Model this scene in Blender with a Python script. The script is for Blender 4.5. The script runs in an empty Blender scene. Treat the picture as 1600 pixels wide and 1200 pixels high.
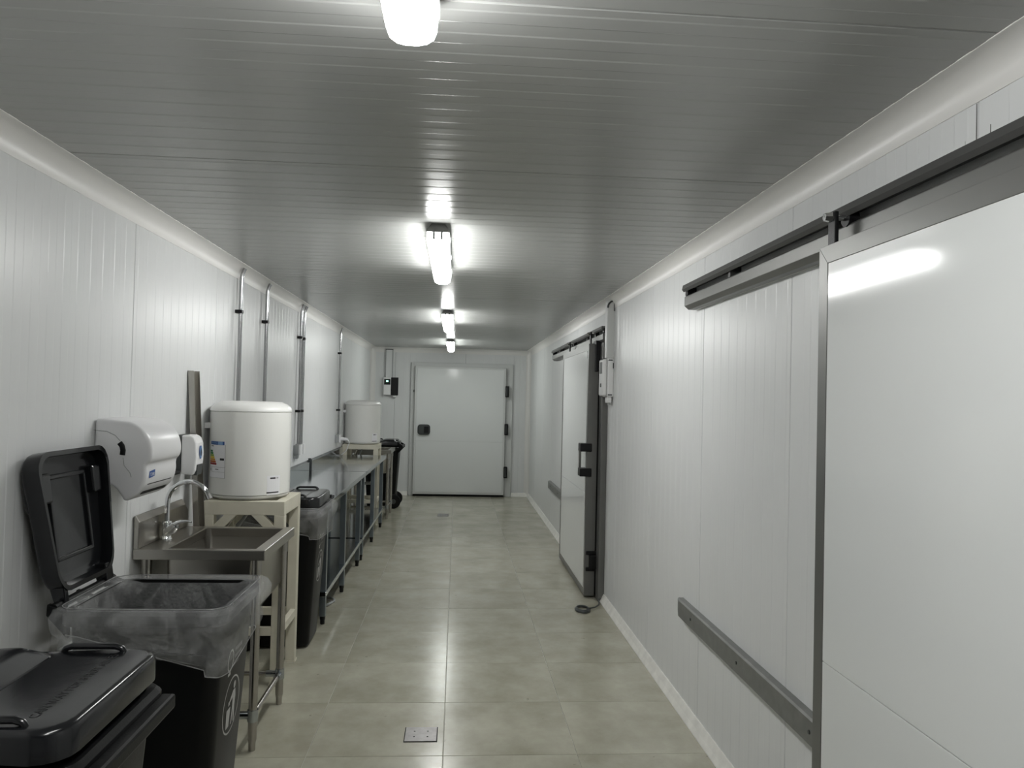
import bpy, bmesh, math, random
from mathutils import Vector, Matrix, noise

random.seed(7)
SC = bpy.context.scene
COL = SC.collection

# ------------------------------------------------------------------ camera
cam_d = bpy.data.cameras.new('camera')
cam = bpy.data.objects.new('camera', cam_d)
COL.objects.link(cam)
SC.camera = cam
F_PX, VPX, VPY, ROLL, EYE = 1202.0, 714.0, 622.0, 0.0245, 1.58
cam_d.sensor_width = 36.0
cam_d.lens = 36.0 * F_PX / 1600.0
cam_d.clip_start = 0.02
_d = Vector(((VPX - 800) / F_PX, -(VPY - 600) / F_PX, 1.0)).normalized()   # corridor axis seen by the camera
_u = Vector((math.sin(ROLL), math.cos(ROLL), 0.0))
_u = (_u - _u.dot(_d) * _d).normalized()
_r = _u.cross(_d)
cam.matrix_world = Matrix((
    (_r.x, _r.y, -_r.z, 0.0),
    (_d.x, _d.y, -_d.z, 0.0),
    (_u.x, _u.y, -_u.z, EYE),
    (0, 0, 0, 1)))

# ------------------------------------------------------------------ world, exposure
w = bpy.data.worlds.new('world')
SC.world = w
w.use_nodes = True
w.node_tree.nodes['Background'].inputs[0].default_value = (0.02, 0.02, 0.02, 1)
SC.view_settings.view_transform = 'Standard'
SC.view_settings.look = 'None'
SC.view_settings.exposure = 0.0
SC.view_settings.gamma = 1.0
SC.view_settings.use_curve_mapping = False
LAMP = 38.5        # emission of the tubes' diffusers

# ------------------------------------------------------------------ dimensions of the corridor
L, R, C, D, REAR = -1.395, 1.195, 2.375, 12.5, -2.2
COVE = 0.066

# ------------------------------------------------------------------ materials
MATS = {}


def nodes_of(m):
    nt = m.node_tree
    return nt, nt.nodes, nt.links, nt.nodes['Principled BSDF']


def mat(name, color, rough=0.5, metal=0.0, spec=0.5, var=0.0, vscale=6.0, bump=0.0, bscale=60.0,
        emit=None, estr=0.0, stretch=(1, 1, 1), rvar=0.0, coat=0.0):
    m = bpy.data.materials.new(name)
    m.use_nodes = True
    nt, N, K, b = nodes_of(m)
    b.inputs['Base Color'].default_value = (*color, 1)
    b.inputs['Roughness'].default_value = rough
    b.inputs['Metallic'].default_value = metal
    b.inputs['Specular IOR Level'].default_value = spec
    b.inputs['Coat Weight'].default_value = coat
    tc = N.new('ShaderNodeTexCoord')
    mp = N.new('ShaderNodeMapping')
    mp.inputs['Scale'].default_value = stretch
    K.new(tc.outputs['Object'], mp.inputs['Vector'])
    if var > 0 or rvar > 0:
        n = N.new('ShaderNodeTexNoise')
        n.inputs['Scale'].default_value = vscale
        n.inputs['Detail'].default_value = 5
        K.new(mp.outputs['Vector'], n.inputs['Vector'])
        if var > 0:
            r = N.new('ShaderNodeMapRange')
            r.inputs['From Min'].default_value = 0.3
            r.inputs['From Max'].default_value = 0.7
            r.inputs['To Min'].default_value = 1 - var
            r.inputs['To Max'].default_value = 1 + var
            K.new(n.outputs['Fac'], r.inputs['Value'])
            mx = N.new('ShaderNodeVectorMath')
            mx.operation = 'SCALE'
            mx.inputs[0].default_value = color
            K.new(r.outputs['Result'], mx.inputs['Scale'])
            K.new(mx.outputs['Vector'], b.inputs['Base Color'])
        if rvar > 0:
            r2 = N.new('ShaderNodeMapRange')
            r2.inputs['From Min'].default_value = 0.3
            r2.inputs['From Max'].default_value = 0.7
            r2.inputs['To Min'].default_value = max(0.02, rough - rvar)
            r2.inputs['To Max'].default_value = rough + rvar
            K.new(n.outputs['Fac'], r2.inputs['Value'])
            K.new(r2.outputs['Result'], b.inputs['Roughness'])
    if bump > 0:
        n2 = N.new('ShaderNodeTexNoise')
        n2.inputs['Scale'].default_value = bscale
        n2.inputs['Detail'].default_value = 3
        K.new(mp.outputs['Vector'], n2.inputs['Vector'])
        bp = N.new('ShaderNodeBump')
        bp.inputs['Strength'].default_value = bump
        bp.inputs['Distance'].default_value = 0.01
        K.new(n2.outputs['Fac'], bp.inputs['Height'])
        K.new(bp.outputs['Normal'], b.inputs['Normal'])
    if emit:
        b.inputs['Emission Color'].default_value = (*emit, 1)
        b.inputs['Emission Strength'].default_value = estr
    MATS[name] = m
    return m


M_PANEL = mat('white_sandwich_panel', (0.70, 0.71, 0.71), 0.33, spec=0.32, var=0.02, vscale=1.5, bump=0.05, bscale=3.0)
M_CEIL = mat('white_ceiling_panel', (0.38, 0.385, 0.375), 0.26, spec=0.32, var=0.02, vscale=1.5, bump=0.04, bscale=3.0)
M_BACKING = mat('panel_joint', (0.30, 0.30, 0.30), 0.7)
M_COVE = mat('cove_plastic', (0.74, 0.73, 0.71), 0.38, bump=0.05, bscale=8)
M_SKIRT = mat('skirting_plastic', (0.80, 0.79, 0.75), 0.45, var=0.08, vscale=14, bump=0.05, bscale=30)
M_DOOR = mat('door_skin', (0.71, 0.725, 0.72), 0.10, spec=0.36, bump=0.012, bscale=2.5)
M_FRAME = mat('door_frame_plastic', (0.60, 0.61, 0.60), 0.35)
M_ALU = mat('anodised_aluminium', (0.175, 0.175, 0.168), 0.38, metal=0.5, var=0.05, vscale=5, stretch=(1, .2, 1))
M_RAILDARK = mat('rail_grey', (0.12, 0.12, 0.118), 0.40, metal=0.5)
M_GUARD = mat('guard_rail_grey', (0.19, 0.193, 0.185), 0.42, metal=0.3, var=0.12, vscale=20)
M_BLACK = mat('black_plastic', (0.007, 0.007, 0.008), 0.42, spec=0.3, bump=0.06, bscale=180)
M_BIN = mat('bin_plastic', (0.0045, 0.0048, 0.005), 0.42, spec=0.18, bump=0.05, bscale=220, var=0.1, vscale=9)
M_BINLID = mat('bin_lid_plastic', (0.0075, 0.008, 0.0095), 0.17, spec=0.45, bump=0.02, bscale=30)
M_RUBBER = mat('rubber', (0.006, 0.006, 0.006), 0.7, spec=0.2)
M_EMBOSS = mat('embossed_letters', (0.0045, 0.0045, 0.0055), 0.34, spec=0.3)
M_STEEL = mat('stainless_steel', (0.40, 0.385, 0.355), 0.28, metal=1.0, var=0.03, vscale=5)
M_CONDUIT = mat('conduit_steel', (0.42, 0.425, 0.43), 0.16, metal=1.0, var=0.05, vscale=12)
M_TUBE = mat('stainless_tube', (0.42, 0.40, 0.375), 0.24, metal=1.0, var=0.05, vscale=12)
M_CHROME = mat('chrome', (0.75, 0.76, 0.77), 0.07, metal=1.0)
M_GALV = mat('galvanised_steel', (0.47, 0.50, 0.525), 0.11, metal=1.0, var=0.03, vscale=3)
M_LEG = mat('table_leg_steel', (0.27, 0.31, 0.335), 0.30, metal=0.9, var=0.05, vscale=10)
M_CREAM = mat('cream_painted_wood', (0.63, 0.60, 0.495), 0.45, var=0.05, vscale=12, bump=0.05, bscale=40)
M_ENAMEL = mat('white_enamel', (0.80, 0.80, 0.77), 0.16, coat=0.3)
M_ENAMEL_CAP = mat('white_plastic_cap', (0.80, 0.80, 0.78), 0.3)
M_WHITE = mat('white_plastic', (0.78, 0.78, 0.78), 0.30)
M_DISP = mat('dispenser_plastic', (0.72, 0.72, 0.73), 0.28)
M_GREY = mat('grey_plastic', (0.33, 0.34, 0.34), 0.5)
M_DARKGREY = mat('dark_grey_plastic', (0.045, 0.05, 0.05), 0.4)
M_HOUSING = mat('lamp_housing', (0.16, 0.16, 0.155), 0.5)
M_LENS = mat('lamp_diffuser', (0.9, 0.9, 0.9), 0.3, emit=(0.995, 1.0, 0.98), estr=LAMP)
M_LENS_DIM = mat('lamp_diffuser_dimmed', (0.9, 0.9, 0.9), 0.3, emit=(0.96, 1.0, 0.965), estr=LAMP * 0.72)  # weaker emission, set to darken the far end of the corridor
M_LED = mat('green_led', (0.2, 0.8, 0.4), 0.4, emit=(0.35, 1.0, 0.65), estr=3.0)
M_PRINT = mat('white_print', (0.48, 0.48, 0.47), 0.6)
M_PAPER = mat('sticker_paper', (0.80, 0.80, 0.82), 0.5)
M_BLUE = mat('label_blue', (0.03, 0.09, 0.30), 0.5)
M_LBLUE = mat('label_light_blue', (0.22, 0.38, 0.62), 0.5)
M_INK = mat('ink', (0.02, 0.02, 0.025), 0.6)
M_LINE = mat('label_line', (0.33, 0.33, 0.33), 0.6)
M_GROUT = mat('grout', (0.42, 0.41, 0.36), 0.8, var=0.25, vscale=1.2)
M_DRAIN = mat('drain_steel', (0.30, 0.29, 0.285), 0.40, metal=0.9, var=0.12, vscale=25)
RATING = [mat('rating_%d' % i, c, 0.5) for i, c in enumerate((
    (0.01, 0.14, 0.06), (0.02, 0.20, 0.05), (0.25, 0.40, 0.04), (0.70, 0.55, 0.03),
    (0.60, 0.30, 0.03), (0.45, 0.10, 0.02), (0.25, 0.01, 0.012)))]


def tile_material():
    m = bpy.data.materials.new('porcelain_tile')
    m.use_nodes = True
    nt, N, K, b = nodes_of(m)
    tc = N.new('ShaderNodeTexCoord')
    oi = N.new('ShaderNodeObjectInfo')
    geo = N.new('ShaderNodeNewGeometry')
    off = N.new('ShaderNodeVectorMath'); off.operation = 'SCALE'
    off.inputs[0].default_value = (17.0, 29.0, 5.0)
    K.new(oi.outputs['Random'], off.inputs['Scale'])
    add = N.new('ShaderNodeVectorMath'); add.operation = 'ADD'
    K.new(tc.outputs['Object'], add.inputs[0]); K.new(off.outputs['Vector'], add.inputs[1])
    mp = N.new('ShaderNodeMapping'); mp.inputs['Scale'].default_value = (1.2, 1.0, 1.0)
    K.new(add.outputs['Vector'], mp.inputs['Vector'])
    big = N.new('ShaderNodeTexNoise'); big.inputs['Scale'].default_value = 3.0; big.inputs['Detail'].default_value = 7
    big.inputs['Roughness'].default_value = 0.62
    K.new(mp.outputs['Vector'], big.inputs['Vector'])
    ramp = N.new('ShaderNodeValToRGB')
    e = ramp.color_ramp.elements
    e[0].position = 0.30; e[0].color = (0.325, 0.312, 0.242, 1)
    e[1].position = 0.70; e[1].color = (0.475, 0.463, 0.380, 1)
    K.new(big.outputs['Fac'], ramp.inputs['Fac'])
    # stains in the glaze, and dark scuffs scattered over the floor
    st = N.new('ShaderNodeTexNoise'); st.inputs['Scale'].default_value = 2.3; st.inputs['Detail'].default_value = 3
    K.new(geo.outputs['Position'], st.inputs['Vector'])
    sr = N.new('ShaderNodeMapRange'); sr.inputs['From Min'].default_value = 0.60; sr.inputs['From Max'].default_value = 0.78
    sr.inputs['To Max'].default_value = 0.35
    K.new(st.outputs['Fac'], sr.inputs['Value'])
    mix = N.new('ShaderNodeMix'); mix.data_type = 'RGBA'
    mix.inputs['B'].default_value = (0.320, 0.290, 0.240, 1)
    K.new(sr.outputs['Result'], mix.inputs['Factor']); K.new(ramp.outputs['Color'], mix.inputs['A'])
    sp = N.new('ShaderNodeTexNoise'); sp.inputs['Scale'].default_value = 21; sp.inputs['Detail'].default_value = 4
    K.new(geo.outputs['Position'], sp.inputs['Vector'])
    spr = N.new('ShaderNodeMapRange'); spr.inputs['From Min'].default_value = 0.71; spr.inputs['From Max'].default_value = 0.76
    spr.inputs['To Max'].default_value = 0.5
    K.new(sp.outputs['Fac'], spr.inputs['Value'])
    mix2 = N.new('ShaderNodeMix'); mix2.data_type = 'RGBA'
    mix2.inputs['B'].default_value = (0.09, 0.085, 0.07, 1)
    K.new(spr.outputs['Result'], mix2.inputs['Factor']); K.new(mix.outputs['Result'], mix2.inputs['A'])
    K.new(mix2.outputs['Result'], b.inputs['Base Color'])
    rr = N.new('ShaderNodeMapRange'); rr.inputs['To Min'].default_value = 0.17; rr.inputs['To Max'].default_value = 0.25
    K.new(big.outputs['Fac'], rr.inputs['Value']); K.new(rr.outputs['Result'], b.inputs['Roughness'])
    bp = N.new('ShaderNodeBump'); bp.inputs['Strength'].default_value = 0.06; bp.inputs['Distance'].default_value = 0.01
    K.new(sp.outputs['Fac'], bp.inputs['Height']); K.new(bp.outputs['Normal'], b.inputs['Normal'])
    return m


M_TILE = tile_material()


def liner_material():
    m = bpy.data.materials.new('clear_plastic_film')
    m.use_nodes = True
    nt, N, K, b = nodes_of(m)
    out = N['Material Output']
    b.inputs['Base Color'].default_value = (0.85, 0.86, 0.86, 1)
    b.inputs['Roughness'].default_value = 0.14
    b.inputs['Specular IOR Level'].default_value = 1.0
    tr = N.new('ShaderNodeBsdfTransparent'); tr.inputs['Color'].default_value = (0.96, 0.96, 0.96, 1)
    tc = N.new('ShaderNodeTexCoord')
    n = N.new('ShaderNodeTexNoise'); n.inputs['Scale'].default_value = 9; n.inputs['Detail'].default_value = 7
    n.inputs['Distortion'].default_value = 0.6
    K.new(tc.outputs['Object'], n.inputs['Vector'])
    # creases: highlights painted as paler, denser lines where the noise crosses its middle
    su = N.new('ShaderNodeMath'); su.operation = 'SUBTRACT'; su.inputs[1].default_value = 0.5
    K.new(n.outputs['Fac'], su.inputs[0])
    ab = N.new('ShaderNodeMath'); ab.operation = 'ABSOLUTE'; K.new(su.outputs[0], ab.inputs[0])
    r = N.new('ShaderNodeMapRange'); r.inputs['From Min'].default_value = 0.0; r.inputs['From Max'].default_value = 0.10
    r.inputs['To Min'].default_value = 0.28; r.inputs['To Max'].default_value = 0.15
    K.new(ab.outputs[0], r.inputs['Value'])
    n2 = N.new('ShaderNodeTexNoise'); n2.inputs['Scale'].default_value = 38; n2.inputs['Detail'].default_value = 4
    n2.inputs['Distortion'].default_value = 1.5
    K.new(tc.outputs['Object'], n2.inputs['Vector'])
    bp = N.new('ShaderNodeBump'); bp.inputs['Strength'].default_value = 0.8; bp.inputs['Distance'].default_value = 0.012
    K.new(n2.outputs['Fac'], bp.inputs['Height']); K.new(bp.outputs['Normal'], b.inputs['Normal'])
    mx = N.new('ShaderNodeMixShader')
    K.new(r.outputs['Result'], mx.inputs['Fac'])
    K.new(tr.outputs['BSDF'], mx.inputs[1]); K.new(b.outputs['BSDF'], mx.inputs[2])
    K.new(mx.outputs['Shader'], out.inputs['Surface'])
    return m


M_LINER = liner_material()
M_FILM_EDGE = mat('film_edge', (0.26, 0.26, 0.26), 0.3, var=0.5, vscale=16)  # pale colour paints the bright highlight line along hem and fold


# ------------------------------------------------------------------ mesh builder
class MB:
    def __init__(s):
        s.v = []
        s.f = []

    def add(s, verts, faces):
        o = len(s.v)
        s.v += [tuple(p) for p in verts]
        s.f += [tuple(i + o for i in f) for f in faces]
        return s

    def box(s, x0, x1, y0, y1, z0, z1):
        return s.add([(x0, y0, z0), (x1, y0, z0), (x1, y1, z0), (x0, y1, z0),
                      (x0, y0, z1), (x1, y0, z1), (x1, y1, z1), (x0, y1, z1)],
                     [(0, 3, 2, 1), (4, 5, 6, 7), (0, 1, 5, 4), (1, 2, 6, 5), (2, 3, 7, 6), (3, 0, 4, 7)])

    def rings(s, rings, cap0=True, cap1=True, closed=True):
        n = len(rings[0])
        v = [p for r in rings for p in r]
        f = []
        for i in range(len(rings) - 1):
            for j in range(n if closed else n - 1):
                k = (j + 1) % n
                f.append((i * n + j, i * n + k, (i + 1) * n + k, (i + 1) * n + j))
        if cap0:
            f.append(tuple(reversed(range(n))))
        if cap1:
            f.append(tuple((len(rings) - 1) * n + j for j in range(n)))
        return s.add(v, f)

    def tube(s, pts, r, n=12, cap=True):
        pts = [Vector(p) for p in pts]
        rs = r if isinstance(r, (list, tuple)) else [r] * len(pts)
        rings = []
        prev = None
        for i, p in enumerate(pts):
            if i == 0:
                t = pts[1] - p
            elif i == len(pts) - 1:
                t = p - pts[i - 1]
            else:
                t = (pts[i + 1] - p).normalized() + (p - pts[i - 1]).normalized()
            t.normalize()
            if prev is None:
                a = Vector((0, 0, 1)) if abs(t.z) < 0.9 else Vector((1, 0, 0))
                u = t.cross(a).normalized()
            else:
                u = (prev - prev.dot(t) * t).normalized()
            prev = u
            q = t.cross(u)
            rings.append([p + rs[i] * (math.cos(2 * math.pi * j / n) * u + math.sin(2 * math.pi * j / n) * q) for j in range(n)])
        return s.rings(rings, cap, cap)

    def prism(s, poly, axis, a0, a1):
        """extrude a polygon: axis 'y' takes (x, z) points, 'x' takes (y, z), 'z' takes (x, y)"""
        def P(p, a):
            return {'y': (p[0], a, p[1]), 'x': (a, p[0], p[1]), 'z': (p[0], p[1], a)}[axis]
        return s.rings([[P(p, a0) for p in poly], [P(p, a1) for p in poly]])

    def lathe(s, prof, n=48, cx=0, cy=0, cap0=True, cap1=True):
        return s.rings([[(cx + r * math.cos(2 * math.pi * j / n), cy + r * math.sin(2 * math.pi * j / n), z)
                         for j in range(n)] for r, z in prof], cap0, cap1)

    def mesh(s, name):
        me = bpy.data.meshes.new(name)
        me.from_pydata(s.v, [], s.f)
        bm = bmesh.new()
        bm.from_mesh(me)
        bmesh.ops.recalc_face_normals(bm, faces=bm.faces)
        bm.to_mesh(me)
        bm.free()
        return me

    def build(s, name, m, parent=None, smooth=False, bevel=0.0, seg=2, loc=None):
        return link(name, s.mesh(name), m, parent, smooth, bevel, seg, loc)


def link(name, me, m, parent=None, smooth=False, bevel=0.0, seg=2, loc=None):
    if not me.materials:
        me.materials.append(m)
    o = bpy.data.objects.new(name, me)
    COL.objects.link(o)
    if parent:
        o.parent = parent
    if loc:
        o.location = loc
    if smooth:
        for p in me.polygons:
            p.use_smooth = True
    if bevel:
        md = o.modifiers.new('bevel', 'BEVEL')
        md.width = bevel
        md.segments = seg
        md.limit_method = 'ANGLE'
        md.angle_limit = math.radians(40 if smooth else 35)
    if smooth:
        md = o.modifiers.new('smooth_angle', 'EDGE_SPLIT')
        md.split_angle = math.radians(38)
    return o


def tag(o, label=None, cat=None, group=None, kind=None):
    if label:
        o['label'] = label
    if cat:
        o['category'] = cat
    if group:
        o['group'] = group
    if kind:
        o['kind'] = kind
    return o


def thing(name, label, cat, loc=(0, 0, 0), rz=0.0, group=None):
    o = bpy.data.objects.new(name, None)
    o.empty_display_size = 0.05
    COL.objects.link(o)
    o.location = loc
    o.rotation_euler = (0, 0, rz)
    return tag(o, label, cat, group)


def struct(o, label=None, cat=None):
    o['kind'] = 'structure'
    if label:
        o['label'] = label
    if cat:
        o['category'] = cat
    return o


def rrect(hx, hy, r, z, cx=0.0, cy=0.0, n=5):
    pts = []
    for sx, sy, a0 in ((1, 1, 0), (-1, 1, 90), (-1, -1, 180), (1, -1, 270)):
        for i in range(n):
            a = math.radians(a0 + 90 * i / (n - 1))
            pts.append((cx + sx * (hx - r) + r * math.cos(a), cy + sy * (hy - r) + r * math.sin(a), z))
    return pts


def text_data(s, size):
    cu = bpy.data.curves.new('t', 'FONT')
    cu.body = s
    cu.size = size
    cu.resolution_u = 3
    o = bpy.data.objects.new('t', cu)
    COL.objects.link(o)
    dg = bpy.context.evaluated_depsgraph_get()
    me = bpy.data.meshes.new_from_object(o.evaluated_get(dg))
    v = [(p.co.x, p.co.y) for p in me.vertices]
    f = [tuple(p.vertices) for p in me.polygons]
    bpy.data.objects.remove(o)
    bpy.data.curves.remove(cu)
    bpy.data.meshes.remove(me)
    return v, f


def flat(name, m, parent, verts2, faces, fn):
    """a printed mark: 2-D outline carried onto a surface by fn(u, v)"""
    me = bpy.data.meshes.new(name)
    me.from_pydata([fn(u, v) for u, v in verts2], [], faces)
    return link(name, me, m, parent)


# ------------------------------------------------------------------ floor
g = MB().box(L - 0.1, R + 0.1, REAR - 0.1, D + 0.1, -0.12, -0.0022)
floor = struct(g.build('floor', M_GROUT), 'grey-green stone-look tiled floor with thin pale joints')
TX0, TY0, TS, JT = -0.62, 3.44, 0.597, 0.0026


def tile_mesh(w_, h_):
    e = 0.0012
    a = [(0, 0, -0.02), (w_, 0, -0.02), (w_, h_, -0.02), (0, h_, -0.02)]
    b_ = [(0, 0, -e), (w_, 0, -e), (w_, h_, -e), (0, h_, -e)]
    c_ = [(e, e, 0), (w_ - e, e, 0), (w_ - e, h_ - e, 0), (e, h_ - e, 0)]
    return MB().rings([a, b_, c_]).mesh('tile')


full_tile = tile_mesh(TS - JT, TS - JT)
ky0 = math.floor((REAR - TY0) / TS)
ky1 = math.ceil((D - TY0) / TS)
for ky in range(ky0, ky1):
    for kx in range(-2, 4):
        x0, x1 = TX0 + kx * TS, TX0 + (kx + 1) * TS
        y0, y1 = TY0 + ky * TS, TY0 + (ky + 1) * TS
        cx0, cx1, cy0, cy1 = max(x0, L), min(x1, R), max(y0, REAR), min(y1, D)
        if cx1 - cx0 < 0.012 or cy1 - cy0 < 0.012:
            continue
        whole = cx1 - cx0 > TS - 1e-6 and cy1 - cy0 > TS - 1e-6
        me = full_tile if whole else tile_mesh(cx1 - cx0 - JT, cy1 - cy0 - JT)
        t = link('tile', me, M_TILE, floor, loc=(cx0 + JT / 2, cy0 + JT / 2, random.uniform(-0.0004, 0.0)))


# ------------------------------------------------------------------ ribbed sandwich panels
def rib_profile(w_, pitch=0.1, dep=0.0011, slope=0.005):
    pts = [(0.0, -0.004), (0.003, 0.0)]
    u = 0.03
    while u + 0.055 < w_ - 0.01:
        pts += [(u, 0.0), (u + slope, dep), (u + 0.05, dep), (u + 0.05 + slope, 0.0)]
        u += pitch
    pts += [(w_ - 0.003, 0.0), (w_, -0.004)]
    return pts


PANEL_CACHE = {}


def panel_mesh(w_, h_):
    """u along local x, height along local y, facing local +z"""
    key = (round(w_, 4), round(h_, 4))
    if key not in PANEL_CACHE:
        p = rib_profile(w_)
        lo = [(u, 0, d) for u, d in p] + [(w_, 0, -0.012), (0, 0, -0.012)]
        hi = [(u, h_, d) for u, d in p] + [(w_, h_, -0.012), (0, h_, -0.012)]
        PANEL_CACHE[key] = MB().rings([lo, hi], False, False).mesh('panel')
    return PANEL_CACHE[key]


def panels(parent, seams, h_, frame, m):
    """frame(u) -> 4x4 placing a panel whose left edge is at u"""
    for a, b_ in zip(seams[:-1], seams[1:]):
        o = link('panel', panel_mesh(b_ - a - 0.003, h_), m, parent)
        o.matrix_local = frame(a + 0.0015)


def seam_list(lo, hi, first, step):
    s = [lo]
    k = math.ceil((lo - first) / step)
    while first + k * step < hi - 0.05:
        if first + k * step > lo + 0.05:
            s.append(first + k * step)
        k += 1
    return s + [hi]


def frame(ax, ay, az, org):
    return Matrix((( ax[0], ay[0], az[0], org[0]), (ax[1], ay[1], az[1], org[1]), (ax[2], ay[2], az[2], org[2]), (0, 0, 0, 1)))


X, Y, Z = (1, 0, 0), (0, 1, 0), (0, 0, 1)
nX, nY, nZ = (-1, 0, 0), (0, -1, 0), (0, 0, -1)
wl = struct(MB().box(L - 0.1, L - 0.006, REAR, D + 0.1, -0.02, C + 0.05).build('wall_left', M_BACKING), 'left wall of white ribbed insulated panels')
panels(wl, seam_list(REAR, D, 3.405, 1.13), C + 0.02, lambda u: frame(Y, Z, X, (L, u, -0.01)), M_PANEL)
wr = struct(MB().box(R + 0.006, R + 0.1, REAR, D + 0.1, -0.02, C + 0.05).build('wall_right', M_BACKING), 'right wall of white ribbed insulated panels')
panels(wr, seam_list(REAR, D, 1.70, 0.988), C + 0.02, lambda u: frame(Y, Z, nX, (R, u, -0.01)), M_PANEL)
wb = struct(MB().box(L, R, D + 0.006, D + 0.1, -0.02, C + 0.05).build('wall_back', M_BACKING), 'white panelled end wall around the hinged door')
panels(wb, seam_list(L, R, -1.0, 1.13), C + 0.02, lambda u: frame(X, Z, nY, (u, D, -0.01)), M_PANEL)
wf = struct(MB().box(L - 0.1, R + 0.1, REAR - 0.1, REAR - 0.006, -0.02, C + 0.05).build('wall_front', M_BACKING), 'white wall behind the camera')
panels(wf, seam_list(L, R, -0.3, 1.13), C + 0.02, lambda u: frame(X, Z, Y, (u, REAR, -0.01)), M_PANEL)
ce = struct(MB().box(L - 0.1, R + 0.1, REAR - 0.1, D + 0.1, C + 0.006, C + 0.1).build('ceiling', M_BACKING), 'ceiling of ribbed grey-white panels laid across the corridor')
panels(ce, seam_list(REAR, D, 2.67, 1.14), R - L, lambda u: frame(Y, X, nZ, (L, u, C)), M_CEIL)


# coves: concave strips with small lips
def cove_profile(r=COVE, n=9):
    """(distance from the wall, drop from the ceiling)"""
    pts = [(0.0, r + 0.012), (0.003, r + 0.012), (0.004, r)]
    for i in range(n):
        a = math.pi - (math.pi / 2) * i / (n - 1)
        pts.append((r + (r - 0.004) * math.cos(a), r - (r - 0.004) * math.sin(a)))
    pts += [(r, 0.004), (r + 0.012, 0.003), (r + 0.012, 0.0), (0, 0)]
    return pts


cp = cove_profile()
struct(MB().prism([(L + a, C - b_) for a, b_ in cp], 'y', REAR, D).build('trim_1', M_COVE, smooth=True), 'white cove moulding along the left wall under the ceiling')
struct(MB().prism([(R - a, C - b_) for a, b_ in cp], 'y', REAR, D).build('trim_2', M_COVE, smooth=True), 'white cove moulding along the right wall under the ceiling')
struct(MB().prism([(D - a, C - b_) for a, b_ in cp], 'x', L, R).build('trim_3', M_COVE, smooth=True), 'white cove moulding along the end wall under the ceiling')
struct(MB().prism([(L + a, D - b_) for a, b_ in cp], 'z', 0.0, C).build('trim_4', M_COVE, smooth=True), 'upright cove in the left corner of the end wall')
struct(MB().prism([(R - a, D - b_) for a, b_ in cp], 'z', 0.0, C).build('trim_5', M_COVE, smooth=True), 'upright cove in the right corner of the end wall')

# skirting
sk = [(0.0, 0.0), (0.034, 0.0), (0.034, 0.006), (0.02, 0.03), (0.006, 0.062), (0.0, 0.062)]
struct(MB().prism([(R - a, z) for a, z in sk], 'y', REAR, 6.05).build('baseboard_right', M_SKIRT), 'scuffed white skirting along the right wall nearer the camera')
struct(MB().prism([(R - a, z) for a, z in sk], 'y', 7.7, D).build('baseboard_right_far', M_SKIRT), 'white skirting along the right wall beyond the far sliding door')
struct(MB().prism([(L + a, z) for a, z in sk], 'y', REAR, D).build('baseboard_left', M_SKIRT), 'white skirting along the left wall')
struct(MB().prism([(D - a, z) for a, z in sk], 'x', 0.91, R).build('baseboard_back', M_SKIRT), 'short white skirting right of the end door')
struct(MB().prism([(D - a, z) for a, z in sk], 'x', L, -0.76).build('baseboard_back_left', M_SKIRT), 'short white skirting left of the end door')


# ------------------------------------------------------------------ ceiling lamps
def lamp(y0, y1, label, m=None):
    t = thing('ceiling_lamp', label, 'lamp', (-0.105, y0, C), group='ceiling lamps down the corridor')
    n = y1 - y0
    MB().rings([[(-0.030, 0.015, 0), (0.030, 0.015, 0), (0.055, 0.0, -0.042), (-0.055, 0.0, -0.042)],
                [(-0.030, n - 0.015, 0), (0.030, n - 0.015, 0), (0.055, n, -0.042), (-0.055, n, -0.042)]]
               ).build('housing', M_HOUSING, t, bevel=0.003)
    prof = [(-0.050, -0.043), (-0.051, -0.060), (-0.050, -0.080), (-0.044, -0.097), (-0.030, -0.107), (-0.012, -0.111), (0.012, -0.111),
            (0.030, -0.107), (0.044, -0.097), (0.050, -0.080), (0.051, -0.060), (0.050, -0.043)]
    rr = []
    for y, k in ((0.004, 0.80), (0.010, 0.93), (0.028, 1.0), (n - 0.05, 1.0), (n - 0.022, 0.92), (n - 0.008, 0.78), (n - 0.003, 0.6)):
        rr.append([(x * (0.55 + 0.45 * k), y, -0.043 + (z + 0.043) * k) for x, z in prof])
    MB().rings(rr).build('diffuser', m or M_LENS, t, smooth=True)
    for x in (-0.018, 0.018):
        MB().box(x - 0.006, x + 0.006, -0.001, 0.010, -0.076, -0.040).build('end_notch', M_GREY, t, bevel=0.003)  # added grey boxes imitating the dark gaps between the bright lobes
    for x in (-0.054, 0.054):
        for k in range(3):
            yy = n * (0.12 + 0.38 * k)
            MB().box(x - 0.004, x + 0.004, yy - 0.012, yy + 0.012, -0.060, -0.034).build('side_clip', M_GREY, t, bevel=0.002)
    return t


lamp(0.33, 1.53, 'glowing ceiling lamp at the top edge of the picture, nearest the camera')
lamp(3.50, 4.70, 'glowing ceiling lamp second from the camera, above the sink and first water heater')
lamp(6.95, 8.15, 'glowing ceiling lamp third from the camera')
lamp(10.35, 11.55, 'smallest glowing ceiling lamp, farthest away in front of the end door', M_LENS_DIM)


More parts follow.
